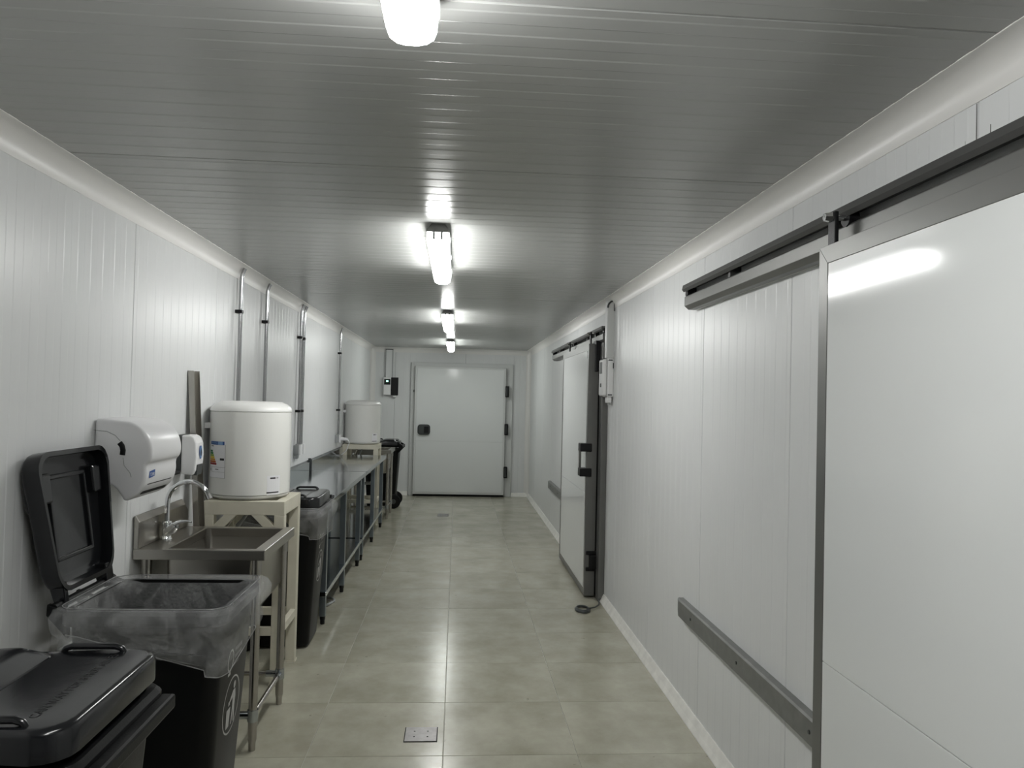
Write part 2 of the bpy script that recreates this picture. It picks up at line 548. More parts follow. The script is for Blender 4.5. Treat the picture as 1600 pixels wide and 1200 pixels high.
# ------------------------------------------------------------------ hinged door in the end wall
d1 = tag(thing('door_1', 'closed white insulated hinged door in the end wall', 'door', (0, D, 0)), kind='structure')
fr = MB()
fr.prism([(-0.745, 0.0), (-0.665, 0.0), (-0.665, 2.075), (0.79, 2.075), (0.79, 0.0), (0.90, 0.0), (0.90, 2.145), (-0.745, 2.145)], 'y', -0.045, 0.0)
fr.build('door_frame', M_FRAME, d1, bevel=0.006)
lf = MB().box(-0.675, 0.785, -0.115, -0.046, 0.035, 2.08).build('leaf', M_FRAME, d1, bevel=0.006)
MB().box(-0.640, 0.750, -0.119, -0.110, 0.885, 2.045).build('skin', M_DOOR, lf, bevel=0.002)
MB().box(-0.640, 0.750, -0.119, -0.110, 0.070, 0.881).build('skin', M_DOOR, lf, bevel=0.002)
MB().box(-0.67, 0.78, -0.100, -0.055, 0.004, 0.040).build('sweep_seal', M_RUBBER, d1)
for z in (1.70, 1.09, 0.40):
    h = MB().box(0.775, 0.835, -0.135, -0.040, z - 0.09, z + 0.09).build('hinge', M_BLACK, d1, bevel=0.008)
    MB().tube([(0.80, -0.138, z - 0.07), (0.80, -0.138, z + 0.07)], 0.012, 10).build('hinge_pin', M_DARKGREY, h, smooth=True)
hd = MB().rings([rrect(0.10, 0.082, 0.045, 0), rrect(0.10, 0.082, 0.045, 0.03), rrect(0.085, 0.068, 0.04, 0.045)])
hd.v = [(x - 0.515, -0.119 - z, y + 1.065) for x, y, z in hd.v]
ho = hd.build('door_handle', M_DARKGREY, d1, smooth=True)
h2 = MB().rings([rrect(0.040, 0.055, 0.02, 0.045), rrect(0.035, 0.05, 0.02, 0.058)])
h2.v = [(x - 0.475, -0.119 - z, y + 1.065) for x, y, z in h2.v]
h2.build('push_plate', M_BLACK, ho, smooth=True)
st_ = MB().box(-0.70, -0.685, -0.052, -0.044, 1.66, 1.70).build('strike', M_DARKGREY, d1)


# ------------------------------------------------------------------ sliding doors on the right wall
DX0, DX1 = 1.055, 1.135     # leaf front and back


def sliding_door(name, label, y0, y1, z0, z1, seam):
    t = tag(thing(name, label, 'door', (0, y0, 0)), kind='structure')
    n = y1 - y0
    fw = 0.052
    body = MB().box(DX0 + 0.006, DX1, 0.004, n - 0.004, z0 + 0.004, z1 - 0.004).build('leaf', M_FRAME, t)
    for a, b_ in ((z0 + fw, seam - 0.001), (seam + 0.001, z1 - fw)):
        MB().box(DX0 + 0.0015, DX0 + 0.02, fw, n - fw, a, b_).build('skin', M_DOOR, body, bevel=0.0015)
    # mitred aluminium edge profiles wrapping the leaf
    o_ = [(0, z0), (n, z0), (n, z1), (0, z1)]
    i_ = [(fw, z0 + fw), (n - fw, z0 + fw), (n - fw, z1 - fw), (fw, z1 - fw)]
    for k in range(4):
        q = (k + 1) % 4
        m = MB()
        v = [(DX0, *o_[k]), (DX0, *o_[q]), (DX0, *i_[q]), (DX0, *i_[k]),
             (DX1 + 0.002, *o_[k]), (DX1 + 0.002, *o_[q]), (DX0 + 0.012, *i_[q]), (DX0 + 0.012, *i_[k])]
        m.add(v, [(0, 1, 2, 3), (4, 7, 6, 5), (0, 4, 5, 1), (3, 2, 6, 7), (0, 3, 7, 4), (1, 5, 6, 2)])
        m.build('edge_profile', M_ALU, t, bevel=0.0012)
    MB().box(DX1 + 0.002, R - 0.012, 0.012, n - 0.012, z0 + 0.01, z1 - 0.04).build('gasket', M_RUBBER, t)
    return t


d2 = sliding_door('door_2', 'white sliding door with black pull handle halfway down the right wall', 6.155, 7.66, 0.015, 2.045, 0.835)
# pull handle: two black arms round the door edge and a bar between
for zc in (1.205, 1.005):
    MB().box(DX0 - 0.055, DX0 + 0.040, -0.014, 0.10, zc - 0.033, zc + 0.033).build('handle_arm', M_BLACK, d2, bevel=0.006)
MB().box(DX0 - 0.052, DX0 - 0.034, 0.060, 0.096, 1.00, 1.21).build('handle_bar', M_ALU, d2, bevel=0.004)
lt = MB().box(DX1 - 0.045, DX1 + 0.035, -0.030, 0.0, 0.235, 0.345).build('latch', M_BLACK, d2, bevel=0.006)
for z in (0.215, 0.345):
    MB().box(DX1 - 0.07, DX1 + 0.02, -0.014, -0.0005, z, z + 0.030).build('latch_ear', M_BLACK, lt, bevel=0.004)
MB().box(DX1 - 0.03, DX1 + 0.045, -0.035, 0.08, 1.82, 2.07).build('end_stop', M_BLACK, d2, bevel=0.004)
MB().box(DX0 - 0.006, DX0 + 0.002, 0.03, 0.06, 1.93, 1.985).build('corner_plate', M_CHROME, d2, bevel=0.002)
d3 = sliding_door('door_3', 'large glossy white sliding door at the right edge of the picture', 0.45, 2.19, 0.015, 2.045, 0.855)


def hanger(parent, y, bolt=True):
    o = MB().box(DX0 + 0.028, DX0 + 0.040, y - 0.022, y + 0.022, 2.03, 2.15).build('hanger', M_BLACK, parent, bevel=0.003)
    MB().tube([(DX0 + 0.028, y, 2.135), (DX0 + 0.075, y, 2.135)], 0.009, 10).build('axle', M_CHROME, o, smooth=True)
    MB().tube([(DX0 + 0.070, y, 2.135), (DX0 + 0.100, y, 2.135)], 0.026, 18).build('roller', M_BLACK, o, smooth=True)
    if bolt:
        MB().tube([(DX0 + 0.006, y, 2.135), (DX0 + 0.028, y, 2.135)], [0.012, 0.016], 6).build('bolt', M_CHROME, o)


hanger(d2, 0.12); hanger(d2, 1.30)
hanger(d3, 1.725); hanger(d3, 0.25)


def rail(label, y0, y1):
    t = thing('door_rail', label, 'rail', (0, y0, 0))
    n = y1 - y0
    # C-shaped track: upper hood, back plate, lower lip
    MB().prism([(R - 0.012, 2.172), (R - 0.075, 2.172), (R - 0.080, 2.150), (R - 0.070, 2.138), (R - 0.066, 2.150), (R - 0.055, 2.160), (R - 0.012, 2.160)], 'y', 0, n).build('hood', M_RAILDARK, t)
    MB().prism([(R - 0.001, 2.172), (R - 0.012, 2.172), (R - 0.012, 2.05), (R - 0.001, 2.05)], 'y', 0, n).build('back_plate', M_FRAME, t)
    MB().prism([(R - 0.012, 2.118), (R - 0.060, 2.118), (R - 0.066, 2.112), (R - 0.066, 2.068), (R - 0.045, 2.050), (R - 0.012, 2.050)], 'y', 0, n).build('track', M_ALU, t, bevel=0.002)
    MB().box(R - 0.062, R - 0.014, n - 0.035, n + 0.002, 2.119, 2.158).build('end_buffer', M_BLACK, t, bevel=0.004)
    MB().box(R - 0.062, R - 0.014, -0.002, 0.035, 2.119, 2.158).build('end_buffer', M_BLACK, t, bevel=0.004)
    k = n - 0.62
    while k > 0.2:
        MB().box(R - 0.060, R - 0.012, k - 0.012, k + 0.012, 2.118, 2.162).build('rail_strut', M_RAILDARK, t)
        k -= 0.9
    return t


rail('grey steel door rail with black end stop above the nearest sliding door', -0.6, 3.79)
rail('grey steel door rail above the sliding door halfway down the corridor', 5.96, 9.16)


def guard(label, y0, y1):
    t = thing('guide_rail', label, 'rail', (0, y0, 0))
    n = y1 - y0
    MB().rings([[(R - 0.001, 0.0, 0.490), (R - 0.001, 0.0, 0.575), (R - 0.030, 0.0, 0.575), (R - 0.036, 0.0, 0.568), (R - 0.036, 0.0, 0.490), (R - 0.030, 0.0, 0.483)],
                [(R - 0.001, n - 0.03, 0.490), (R - 0.001, n - 0.03, 0.575), (R - 0.030, n - 0.03, 0.575), (R - 0.036, n - 0.03, 0.568), (R - 0.036, n - 0.03, 0.490), (R - 0.030, n - 0.03, 0.483)],
                [(R - 0.001, n, 0.510), (R - 0.001, n, 0.575), (R - 0.026, n, 0.575), (R - 0.030, n, 0.568), (R - 0.030, n, 0.515), (R - 0.026, n, 0.510)]]
               ).build('bumper', M_GUARD, t)
    for k in (0.12, 0.5, 0.86):
        MB().tube([(R - 0.0365, n * k, 0.53), (R - 0.0395, n * k, 0.53)], 0.007, 8).build('screw', M_DARKGREY, t)
    return t


guard('dark grey guide rail low on the right wall beside the nearest sliding door', 2.22, 3.93)
guard('dark grey guide rail low on the right wall beyond the far sliding door', 7.70, 9.60)

# jamb beside the far sliding door
struct(MB().box(R - 0.050, R, 6.03, 6.15, 0.0, 2.05).build('trim_6', M_ALU, bevel=0.004), 'grey jamb strip at the near side of the far sliding door')

# control box and trunking on the right wall
t = thing('control_box', 'white control box with cable trunking beside the far sliding door', 'control box', (R, 5.82, 1.615))
MB().box(-0.050, 0.0, 0.0, 0.20, 0.0, 0.30).build('enclosure', M_WHITE, t, bevel=0.010, seg=3)
cv = MB().box(-0.082, -0.051, 0.008, 0.192, 0.008, 0.292).build('cover', M_WHITE, t, bevel=0.014, seg=3)
MB().box(-0.0845, -0.080, 0.05, 0.15, 0.18, 0.27).build('display_window', M_DARKGREY, cv, bevel=0.003)
MB().box(-0.0845, -0.080, 0.08, 0.12, 0.075, 0.105).build('button', M_BLACK, cv, bevel=0.002)
for z in (0.012, 0.278):
    MB().box(-0.045, -0.012, -0.0015, 0.002, z, z + 0.009).build('slot', M_DARKGREY, t)
MB().box(-0.010, -0.003, -0.0015, 0.004, 0.22, 0.262).build('slot', M_DARKGREY, t)
MB().box(-0.048, -0.012, 0.01, 0.09, -0.045, 0.0).build('cable_gland', M_WHITE, t, bevel=0.005)
for y in (0.03, 0.07):
    MB().tube([(-0.025, y, -0.045), (-0.025, y, -0.062)], 0.008, 8).build('gland_nut', M_GREY, t)
t = thing('cable_trunking', 'white upright cable trunking running from the right wall control box to the ceiling', 'trunking', (R, 5.82, 1.915))
MB().box(-0.058, 0.0, 0.01, 0.075, 0.0, C - 1.915 - 0.02).build('duct', M_FRAME, t, bevel=0.004)
MB().box(-0.062, -0.056, 0.012, 0.073, 0.0, C - 1.915 - 0.03).build('lid', M_WHITE, t, bevel=0.002)
arc = [(-0.012 - 0.050 * math.cos(a), 0.0, 0.385 + 0.055 * math.sin(a)) for a in [math.pi * k / 10 for k in range(0, 6)]]
MB().tube([(0.0 - 0.004, 0.004, 0.36)] + [(x + 0.045 - 0.04, 0.004, z) for x, y, z in reversed(arc)], 0.007, 8).build('cable', M_DARKGREY, t, smooth=True)

# control panel on the end wall
t = thing('wall_controller', 'white controller with green display and open black flap on the end wall', 'controller', (-1.06, D, 1.605))
MB().box(-0.118, 0.0, -0.075, 0.0, 0.0, 0.285).build('enclosure', M_WHITE, t, bevel=0.006)
sc = MB().box(-0.108, -0.010, -0.079, -0.073, 0.165, 0.255).build('display', M_BLACK, t, bevel=0.002)
MB().box(-0.075, -0.043, -0.0815, -0.078, 0.208, 0.232).build('digits', M_LED, sc)
MB().box(0.002, 0.116, -0.080, -0.03, -0.003, 0.283).build('flap', M_BLACK, t, bevel=0.005)
MB().box(0.030, 0.090, -0.060, -0.004, -0.035, -0.004).build('cable_gland', M_WHITE, t, bevel=0.004)
MB().box(-0.118, 0.11, -0.029, 0.0, 0.0, 0.28).build('back_box', M_WHITE, t)
t = thing('wall_trunking', 'grey cable trunking rising from the end wall controller to the ceiling', 'trunking', (-1.10, D, 1.892))
MB().box(-0.052, 0.052, -0.030, 0.0, 0.0, C - 1.892 - 0.035).build('duct', M_PANEL, t)
for x in (-0.054, 0.054):
    MB().box(x - 0.006, x + 0.006, -0.034, 0.0, 0.0, C - 1.892 - 0.03).build('edge_strip', M_GREY, t)
MB().box(-0.06, 0.06, -0.036, 0.0, C - 1.892 - 0.045, C - 1.892 - 0.03).build('end_collar', M_DARKGREY, t)


# ------------------------------------------------------------------ conduits on the left wall
def conduit(y, zb, label, clips, bend=True):
    t = thing('conduit_pipe', label, 'pipe', (L, y, zb), group='steel conduits on the left wall')
    zt = C - 0.075 - zb
    pts = [(0.030, 0, 0), (0.030, 0, zt * 0.5), (0.030, 0, zt)]
    pts += [(0.034, 0, zt + 0.02), (0.042, 0, zt + 0.045), (0.05, 0, zt + 0.062)]
    MB().tube(pts, 0.0125, 14).build('pipe', M_CONDUIT, t, smooth=True)
    for z in clips:
        c = MB().box(0.0, 0.044, -0.022, 0.022, z - zb - 0.011, z - zb + 0.011).build('clip', M_BLACK, t, bevel=0.004)
        MB().tube([(0.006, 0.030, z - zb), (0.03, 0.030, z - zb)], 0.006, 8).build('clip_ear', M_BLACK, c)
    return t


conduit(4.92, 1.02, 'steel conduit rising behind the left side of the nearer water heater', (2.09, 1.42))
conduit(5.58, 1.02, 'steel conduit on the left wall just right of the nearer water heater top', (2.09, 1.42))
conduit(6.80, 1.15, 'left pipe of the pair of conduits above the first steel table', (2.075, 1.435))
conduit(6.925, 1.15, 'right pipe of the pair of conduits above the first steel table', (2.075, 1.435))
conduit(9.07, 1.13, 'steel conduit ending at the socket beside the farther water heater', (2.07, 1.41))


def socket(y, n, z, label, plug):
    t = thing('wall_socket', label, 'socket', (L, y, z))
    for k in range(n):
        o = MB().box(0.0, 0.045, k * 0.125, k * 0.125 + 0.085, 0.0, 0.085).build('back_box', M_GREY, t, bevel=0.005)
        MB().box(0.045, 0.062, k * 0.125 - 0.002, k * 0.125 + 0.087, -0.002, 0.087).build('cover_plate', M_WHITE, o, bevel=0.004)
        MB().tube([(0.025, k * 0.125 + 0.042, 0.083), (0.025, k * 0.125 + 0.042, 0.092)], 0.017, 10).build('pipe_collar', M_GREY, t)
    if plug:
        MB().tube([(0.062, 0.042, 0.04), (0.085, 0.042, 0.04), (0.125, 0.042, 0.038), (0.145, 0.042, 0.03)], [0.020, 0.020, 0.017, 0.006], 14).build('plug', M_WHITE, t, smooth=True)
        MB().tube([(0.142, 0.042, 0.03), (0.16, 0.05, 0.0), (0.12, 0.08, -0.10), (0.06, 0.12, -0.15)], 0.005, 8).build('plug_cable', M_WHITE, t, smooth=True)
    else:
        MB().box(0.004, 0.03, 0.0, 0.085, -0.035, -0.003).build('bottom_plate', M_GREY, t)
    return t


socket(6.755, 2, 1.058, 'double grey and white socket above the first steel table', False)
socket(9.03, 1, 1.035, 'single grey and white socket with a white plug by the farther heater', True)


# ------------------------------------------------------------------ water heater stands (cream)
def stand(label, loc, h, braced=True, top=0.075):
    t = thing('heater_stand', label, 'stand', loc, group='cream heater stands')
    wx, wy, s = 0.215, 0.215, 0.055
    fr_ = MB().box(-wx, wx, -wy, -wy + s, h - top, h).build('top_rail', M_CREAM, t, bevel=0.003)
    MB().box(-wx, wx, wy - s, wy, h - top, h).build('top_rail', M_CREAM, t, bevel=0.003)
    for x0 in (-wx, wx - s):
        MB().box(x0, x0 + s, -wy + s, wy - s, h - top, h).build('top_rail', M_CREAM, t, bevel=0.003)
    for sx in (-1, 1):
        for sy in (-1, 1):
            x0, x1 = sorted((sx * wx, sx * (wx - s)))
            y0, y1 = sorted((sy * wy, sy * (wy - s)))
            lg = MB().box(x0, x1, y0, y1, 0.012, h - top).build('leg', M_CREAM, t, bevel=0.003)
            MB().box(x0 - 0.004, x1 + 0.004, y0 - 0.004, y1 + 0.004, 0.0, 0.012).build('foot_plate', M_CREAM, lg)
            if not braced:
                continue
            # diagonal braces under the top
            z0 = h - top
            b0, b1 = wx - s, wx - s - 0.12
            MB().add([(sx * b0, sy * wy, z0 - 0.12), (sx * b0, sy * wy, z0 - 0.055), (sx * (b1 + 0.065), sy * wy, z0), (sx * b1, sy * wy, z0),
                      (sx * b0, sy * (wy - 0.03), z0 - 0.12), (sx * b0, sy * (wy - 0.03), z0 - 0.055), (sx * (b1 + 0.065), sy * (wy - 0.03), z0), (sx * b1, sy * (wy - 0.03), z0)],
                     [(0, 1, 2, 3), (4, 7, 6, 5), (0, 4, 5, 1), (1, 5, 6, 2), (2, 6, 7, 3), (3, 7, 4, 0)]).build('brace', M_CREAM, t)
    for sy in (-1, 1):
        y0, y1 = sorted((sy * wy, sy * (wy - 0.03)))
        MB().box(-wx + s, wx - s, y0, y1, 0.27, 0.315).build('lower_rail', M_CREAM, t, bevel=0.002)
    for sx in (-1, 1):
        x0, x1 = sorted((sx * wx, sx * (wx - 0.03)))
        MB().box(x0, x1, -wy + s, wy - s, 0.27, 0.315).build('lower_rail', M_CREAM, t, bevel=0.002)
    return t


stand('cream painted stand between the sink and the first steel table', (-1.135, 4.485, 0), 0.995)
stand('smaller-looking cream painted stand beyond the steel tables, near the end door', (-1.165, 9.73, 0), 0.985, False, 0.058)


# ------------------------------------------------------------------ water heaters
def heater(label, loc, full):
    t = thing('water_heater', label, 'water heater', loc, group='white water heaters')
    r = 0.221
    MB().lathe([(0.19, 0.0), (0.196, 0.004), (0.213, 0.012), (0.2185, 0.024)], 64).build('bottom_cap', M_ENAMEL_CAP, t, smooth=True)
    MB().lathe([(0.216, 0.025), (r, 0.028), (r, 0.478), (0.216, 0.481)], 64).build('casing', M_ENAMEL, t, smooth=True)
    MB().lathe([(0.216, 0.481), (0.222, 0.483), (0.221, 0.493), (0.213, 0.508), (0.196, 0.523), (0.176, 0.530), (0.168, 0.536), (0.12, 0.538)], 64).build('top_cap', M_ENAMEL_CAP, t, smooth=True)

    def cyl(k):
        def fn(u, v):
            a = math.radians(u)
            return ((r + k) * math.cos(a), (r + k) * math.sin(a), v)
        return fn

    def patch(name, m, p, u0, u1, v0, v1, k, n=6):
        vs = [(u0 + (u1 - u0) * i / n, v) for v in (v0, v1) for i in range(n + 1)]
        fs = [(i, i + 1, n + 2 + i, n + 1 + i) for i in range(n)]
        return flat(name, m, p, vs, fs, cyl(k))

    if full:
        e = patch('energy_label', M_PAPER, t, -146, -111, 0.118, 0.318, 0.0008)
        for (u0, u1, v0, v1) in ((-146, -111, 0.118, 0.1195), (-146, -145.4, 0.118, 0.30), (-111.7, -111, 0.118, 0.30), (-146, -111, 0.176, 0.1775), (-139, -112, 0.150, 0.1512), (-139, -138.4, 0.150, 0.176)):
            patch('label_line', M_LINE, e, u0, u1, v0, v1, 0.0013)
        hdr = patch('label_header', M_BLUE, e, -144, -113, 0.298, 0.317, 0.0013)
        patch('header_flag', M_LBLUE, e, -125, -116, 0.299, 0.316, 0.0017)
        v, f = text_data('ENERG', 0.014)
        flat('header_letters', M_LBLUE, e, [(-141 + x * 330, 0.303 + y) for x, y in v], f, cyl(0.0018))
        for i, m in enumerate(RATING):
            z1 = 0.268 - i * 0.0115
            patch('rating_bar', m, e, -145, -137.5 + i * 1.7, z1 - 0.0105, z1, 0.0013)
        patch('rating_arrow', M_INK, e, -120.5, -113, 0.214, 0.226, 0.0013)
        patch('label_print', M_INK, e, -142, -135, 0.288, 0.2915, 0.0013)
        patch('label_print', M_INK, e, -130, -123, 0.163, 0.1665, 0.0013)
        patch('label_print', M_LINE, e, -143, -140.5, 0.154, 0.170, 0.0013)
    s = patch('sticker', M_PAPER, t, -51.5, -29.5, 0.026, 0.132, 0.0008)
    patch('sticker_print', M_INK, s, -47, -38, 0.114, 0.122, 0.0013)
    patch('sticker_print', M_LINE, s, -36.5, -33, 0.115, 0.121, 0.0013)
    patch('sticker_bar', M_INK, s, -52, -32, 0.036, 0.043, 0.0013)
    patch('side_print', M_LINE, t, -4, 4, 0.085, 0.094, 0.0008)
    MB().box(-0.235, -0.17, -0.10, 0.10, 0.385, 0.415).build('wall_bracket', M_WHITE, t)
    for k, (x, y) in enumerate(((-0.05, -0.05), (0.0, 0.02))):
        MB().tube([(x, y, 0.002), (x, y, -0.05), (x - 0.02, y + 0.01, -0.11), (x - 0.08, y + 0.02, -0.20), (-0.15, y + 0.02, -0.34), (-0.165, y + 0.02, -0.55)], 0.010, 10).build('hose', M_GREY if k else M_TUBE, t, smooth=True)
    return t


heater('large white water heater with coloured energy label on the nearer cream stand', (-1.165, 4.485, 0.997), True)
heater('white water heater farther away beside the end wall controller', (-1.165, 9.73, 0.987), False)


# ------------------------------------------------------------------ sinks
def sink(label, loc, tap):
    """origin: floor under the near back corner; x to the front, y along the wall"""
    t = thing('steel_sink', label, 'sink', loc, group='stainless sinks')
    W_, D_, H_ = 0.565, 0.615, 0.89
    ox0, ox1, oy0, oy1 = 0.135, 0.515, 0.035, 0.575
    rim = MB()
    for z in (H_,):
        pass
    out = [(0, 0), (W_, 0), (W_, D_), (0, D_)]
    inn = [(ox0, oy0), (ox1, oy0), (ox1, oy1), (ox0, oy1)]
    v = [(x, y, H_) for x, y in out] + [(x, y, H_) for x, y in inn] + [(x, y, H_ - 0.045) for x, y in out] + [(x, y, H_ - 0.045) for x, y in inn]
    f = []
    for i in range(4):
        j = (i + 1) % 4
        f += [(i, j, 4 + j, 4 + i), (8 + i, 12 + i, 12 + j, 8 + j), (i, 8 + i, 8 + j, j), (4 + i, 4 + j, 12 + j, 12 + i)]
    MB().add(v, f).build('rim', M_STEEL, t, bevel=0.004)
    cx, cy, hx, hy = (ox0 + ox1) / 2, (oy0 + oy1) / 2, (ox1 - ox0) / 2, (oy1 - oy0) / 2
    MB().rings([rrect(hx + 0.002, hy + 0.002, 0.03, H_ - 0.002, cx, cy), rrect(hx - 0.004, hy - 0.004, 0.035, H_ - 0.26, cx, cy),
                rrect(hx - 0.03, hy - 0.03, 0.03, H_ - 0.30, cx, cy)], False, True).build('basin', M_STEEL, t, smooth=True)
    MB().rings([rrect(hx + 0.006, hy + 0.006, 0.03, H_ - 0.046, cx, cy), rrect(hx + 0.002, hy + 0.002, 0.035, H_ - 0.265, cx, cy),
                rrect(hx - 0.026, hy - 0.026, 0.03, H_ - 0.305, cx, cy)], False, True).build('basin_shell', M_STEEL, t, smooth=True)
    MB().tube([(cx, cy, H_ - 0.299), (cx, cy, H_ - 0.294)], 0.035, 20).build('drain', M_CHROME, t, smooth=True)
    MB().tube([(cx, cy, H_ - 0.305), (cx, cy, H_ - 0.42), (cx - 0.05, cy, H_ - 0.46), (cx - 0.25, cy, H_ - 0.47)], 0.022, 12).build('waste_pipe', M_GREY, t, smooth=True)
    sp = MB().rings([[(0.002, y0, H_ + 0.0005), (0.024, y0, H_ + 0.0005), (0.026, y0, H_ + 0.118 - dz), (0.010, y0, H_ + 0.145 - dz), (0.002, y0, H_ + 0.145 - dz)]
                     for y0, dz in ((0.0, 0.0), (D_ - 0.05, 0.0), (D_, 0.035))])
    sp.build('backsplash', M_STEEL, t, bevel=0.003)
    for x in (0.045, 0.522):
        for y in (0.043, D_ - 0.053):
            lg = MB().tube([(x, y, 0.05), (x, y, H_ - 0.045)], 0.0195, 16).build('leg', M_TUBE, t, smooth=True)
            MB().tube([(x, y, H_ - 0.115), (x, y, H_ - 0.046)], 0.0225, 16).build('collar', M_STEEL, lg, smooth=True)
            MB().tube([(x, y, 0.130), (x, y, 0.180)], 0.0235, 16).build('joint', M_GALV, lg, smooth=True)
            MB().tube([(x, y, 0.0), (x, y, 0.006), (x, y, 0.030), (x, y, 0.05)], [0.014, 0.015, 0.015, 0.019], 14).build('foot', M_TUBE, lg, smooth=True)
    for y in (0.043, D_ - 0.053):
        st1 = MB().tube([(0.045, y, 0.155), (0.522, y, 0.155)], 0.012, 12).build('stretcher', M_TUBE, t, smooth=True)
        MB().tube([(0.455, y, 0.155), (0.515, y, 0.155)], 0.017, 12).build('sleeve', M_GALV, st1, smooth=True)
    st1 = MB().tube([(0.522, 0.043, 0.155), (0.522, D_ - 0.053, 0.155)], 0.012, 12).build('stretcher', M_TUBE, t, smooth=True)
    MB().tube([(0.522, D_ - 0.12, 0.155), (0.522, D_ - 0.06, 0.155)], 0.017, 12).build('sleeve', M_GALV, st1, smooth=True)
    if tap:
        return t
    return t


sink('stainless steel sink on tubular legs beside the open black bin', (L + 0.005, 3.465, 0), True)
sink('far stainless steel sink between the farther cream stand and the end wall bin', (L + 0.005, 10.0, 0), False)


def faucet(label, loc):
    t = thing('faucet', label, 'faucet', loc)
    MB().lathe([(0.025, 0.0), (0.025, 0.006), (0.021, 0.012), (0.020, 0.05), (0.023, 0.075), (0.019, 0.085)], 24).build('body', M_CHROME, t, smooth=True)
    r_ = 0.094
    pts = [(0, 0, 0.075), (0, 0, 0.12), (0, 0, 0.175)]
    for k in range(1, 16):
        a = math.pi - math.radians(158) * k / 15
        pts.append((r_ + r_ * math.cos(a), 0, 0.175 + r_ * math.sin(a)))
    sp = MB().tube(pts, 0.0115, 16).build('spout', M_CHROME, t, smooth=True)
    e = Vector(pts[-1])
    dv = (e - Vector(pts[-2])).normalized()
    MB().tube([e - dv * 0.002, e + dv * 0.022], 0.014, 14).build('aerator', M_CHROME, sp, smooth=True)
    hb = MB().tube([(0.0, -0.004, 0.030), (0.030, -0.010, 0.050), (0.046, -0.014, 0.066)], [0.024, 0.024, 0.018], 18).build('lever_base', M_CHROME, t, smooth=True)
    MB().tube([(0.034, -0.012, 0.066), (0.06, -0.014, 0.082), (0.09, -0.016, 0.088), (0.118, -0.018, 0.083)], [0.014, 0.010, 0.006, 0.004], 12).build('lever', M_CHROME, hb, smooth=True)
    return t


faucet('chrome swan-neck faucet on the nearer sink', (-1.338, 3.715, 0.89))
faucet('tiny chrome faucet on the far sink behind the farther heater', (-1.338, 10.25, 0.89))


# ------------------------------------------------------------------ steel tables
def table(label, loc, n, legs):
    t = thing('steel_table', label, 'table', loc, group='galvanised steel work tables')
    W_, H_ = 0.55, 0.862
    MB().box(0, W_, 0, n, H_ - 0.038, H_).build('top', M_GALV, t, bevel=0.004)
    MB().prism([(0.0, H_), (0.022, H_), (0.022, H_ + 0.085), (0.0, H_ + 0.10)], 'y', 0.0, n).build('upstand', M_GALV, t)
    MB().prism([(-0.001, H_ - 0.004), (0.034, H_ - 0.004), (0.034, H_ + 0.098), (0.022, H_ + 0.116), (-0.001, H_ + 0.116)], 'y', -0.010, 0.0005).build('upstand_end', M_DARKGREY, t)
    MB().box(0.03, W_ - 0.025, 0.02, n - 0.02, 0.195, 0.228).build('shelf', M_GALV, t, bevel=0.003)
    MB().box(0.03, W_ - 0.045, 0.03, n - 0.03, 0.165, 0.195).build('shelf_rib', M_LEG, t)
    for y in legs:
        for x in (0.045, W_ - 0.05):
            lg = MB().box(x - 0.02, x + 0.02, y - 0.02, y + 0.02, 0.055, H_ - 0.038).build('leg', M_LEG, t, bevel=0.002)
            MB().lathe([(0.014, 0.0), (0.016, 0.004), (0.016, 0.03), (0.019, 0.034), (0.019, 0.056)], 12, x, y).build('foot', M_BLACK, lg, smooth=True)
    return t


table('nearer galvanised steel table with lower shelf behind the lined closed bin', (L + 0.006, 5.36, 0), 2.045, (0.06, 0.94, 1.90))
table('farther galvanised steel table with lower shelf in front of the second heater', (L + 0.006, 7.425, 0), 2.05, (0.09, 1.03, 1.98))
t = thing('black_strap', 'short black strap lying on the near corner of the first steel table', 'strap', (-0.90, 5.41, 0.863))
MB().tube([(-0.03, -0.02, 0.006), (0.0, 0.01, 0.010), (0.03, 0.05, 0.007), (0.048, 0.12, 0.006)], 0.006, 8).build('strap', M_BLACK, t, smooth=True)
MB().box(0.020, 0.044, 0.05, 0.09, 0.001, 0.020).build('buckle', M_BLACK, t, bevel=0.003)


# ------------------------------------------------------------------ wheeled bins
RIM = 0.87


def face_x(z):
    return 0.195 + (0.243 - 0.195) * (z - 0.03) / 0.79


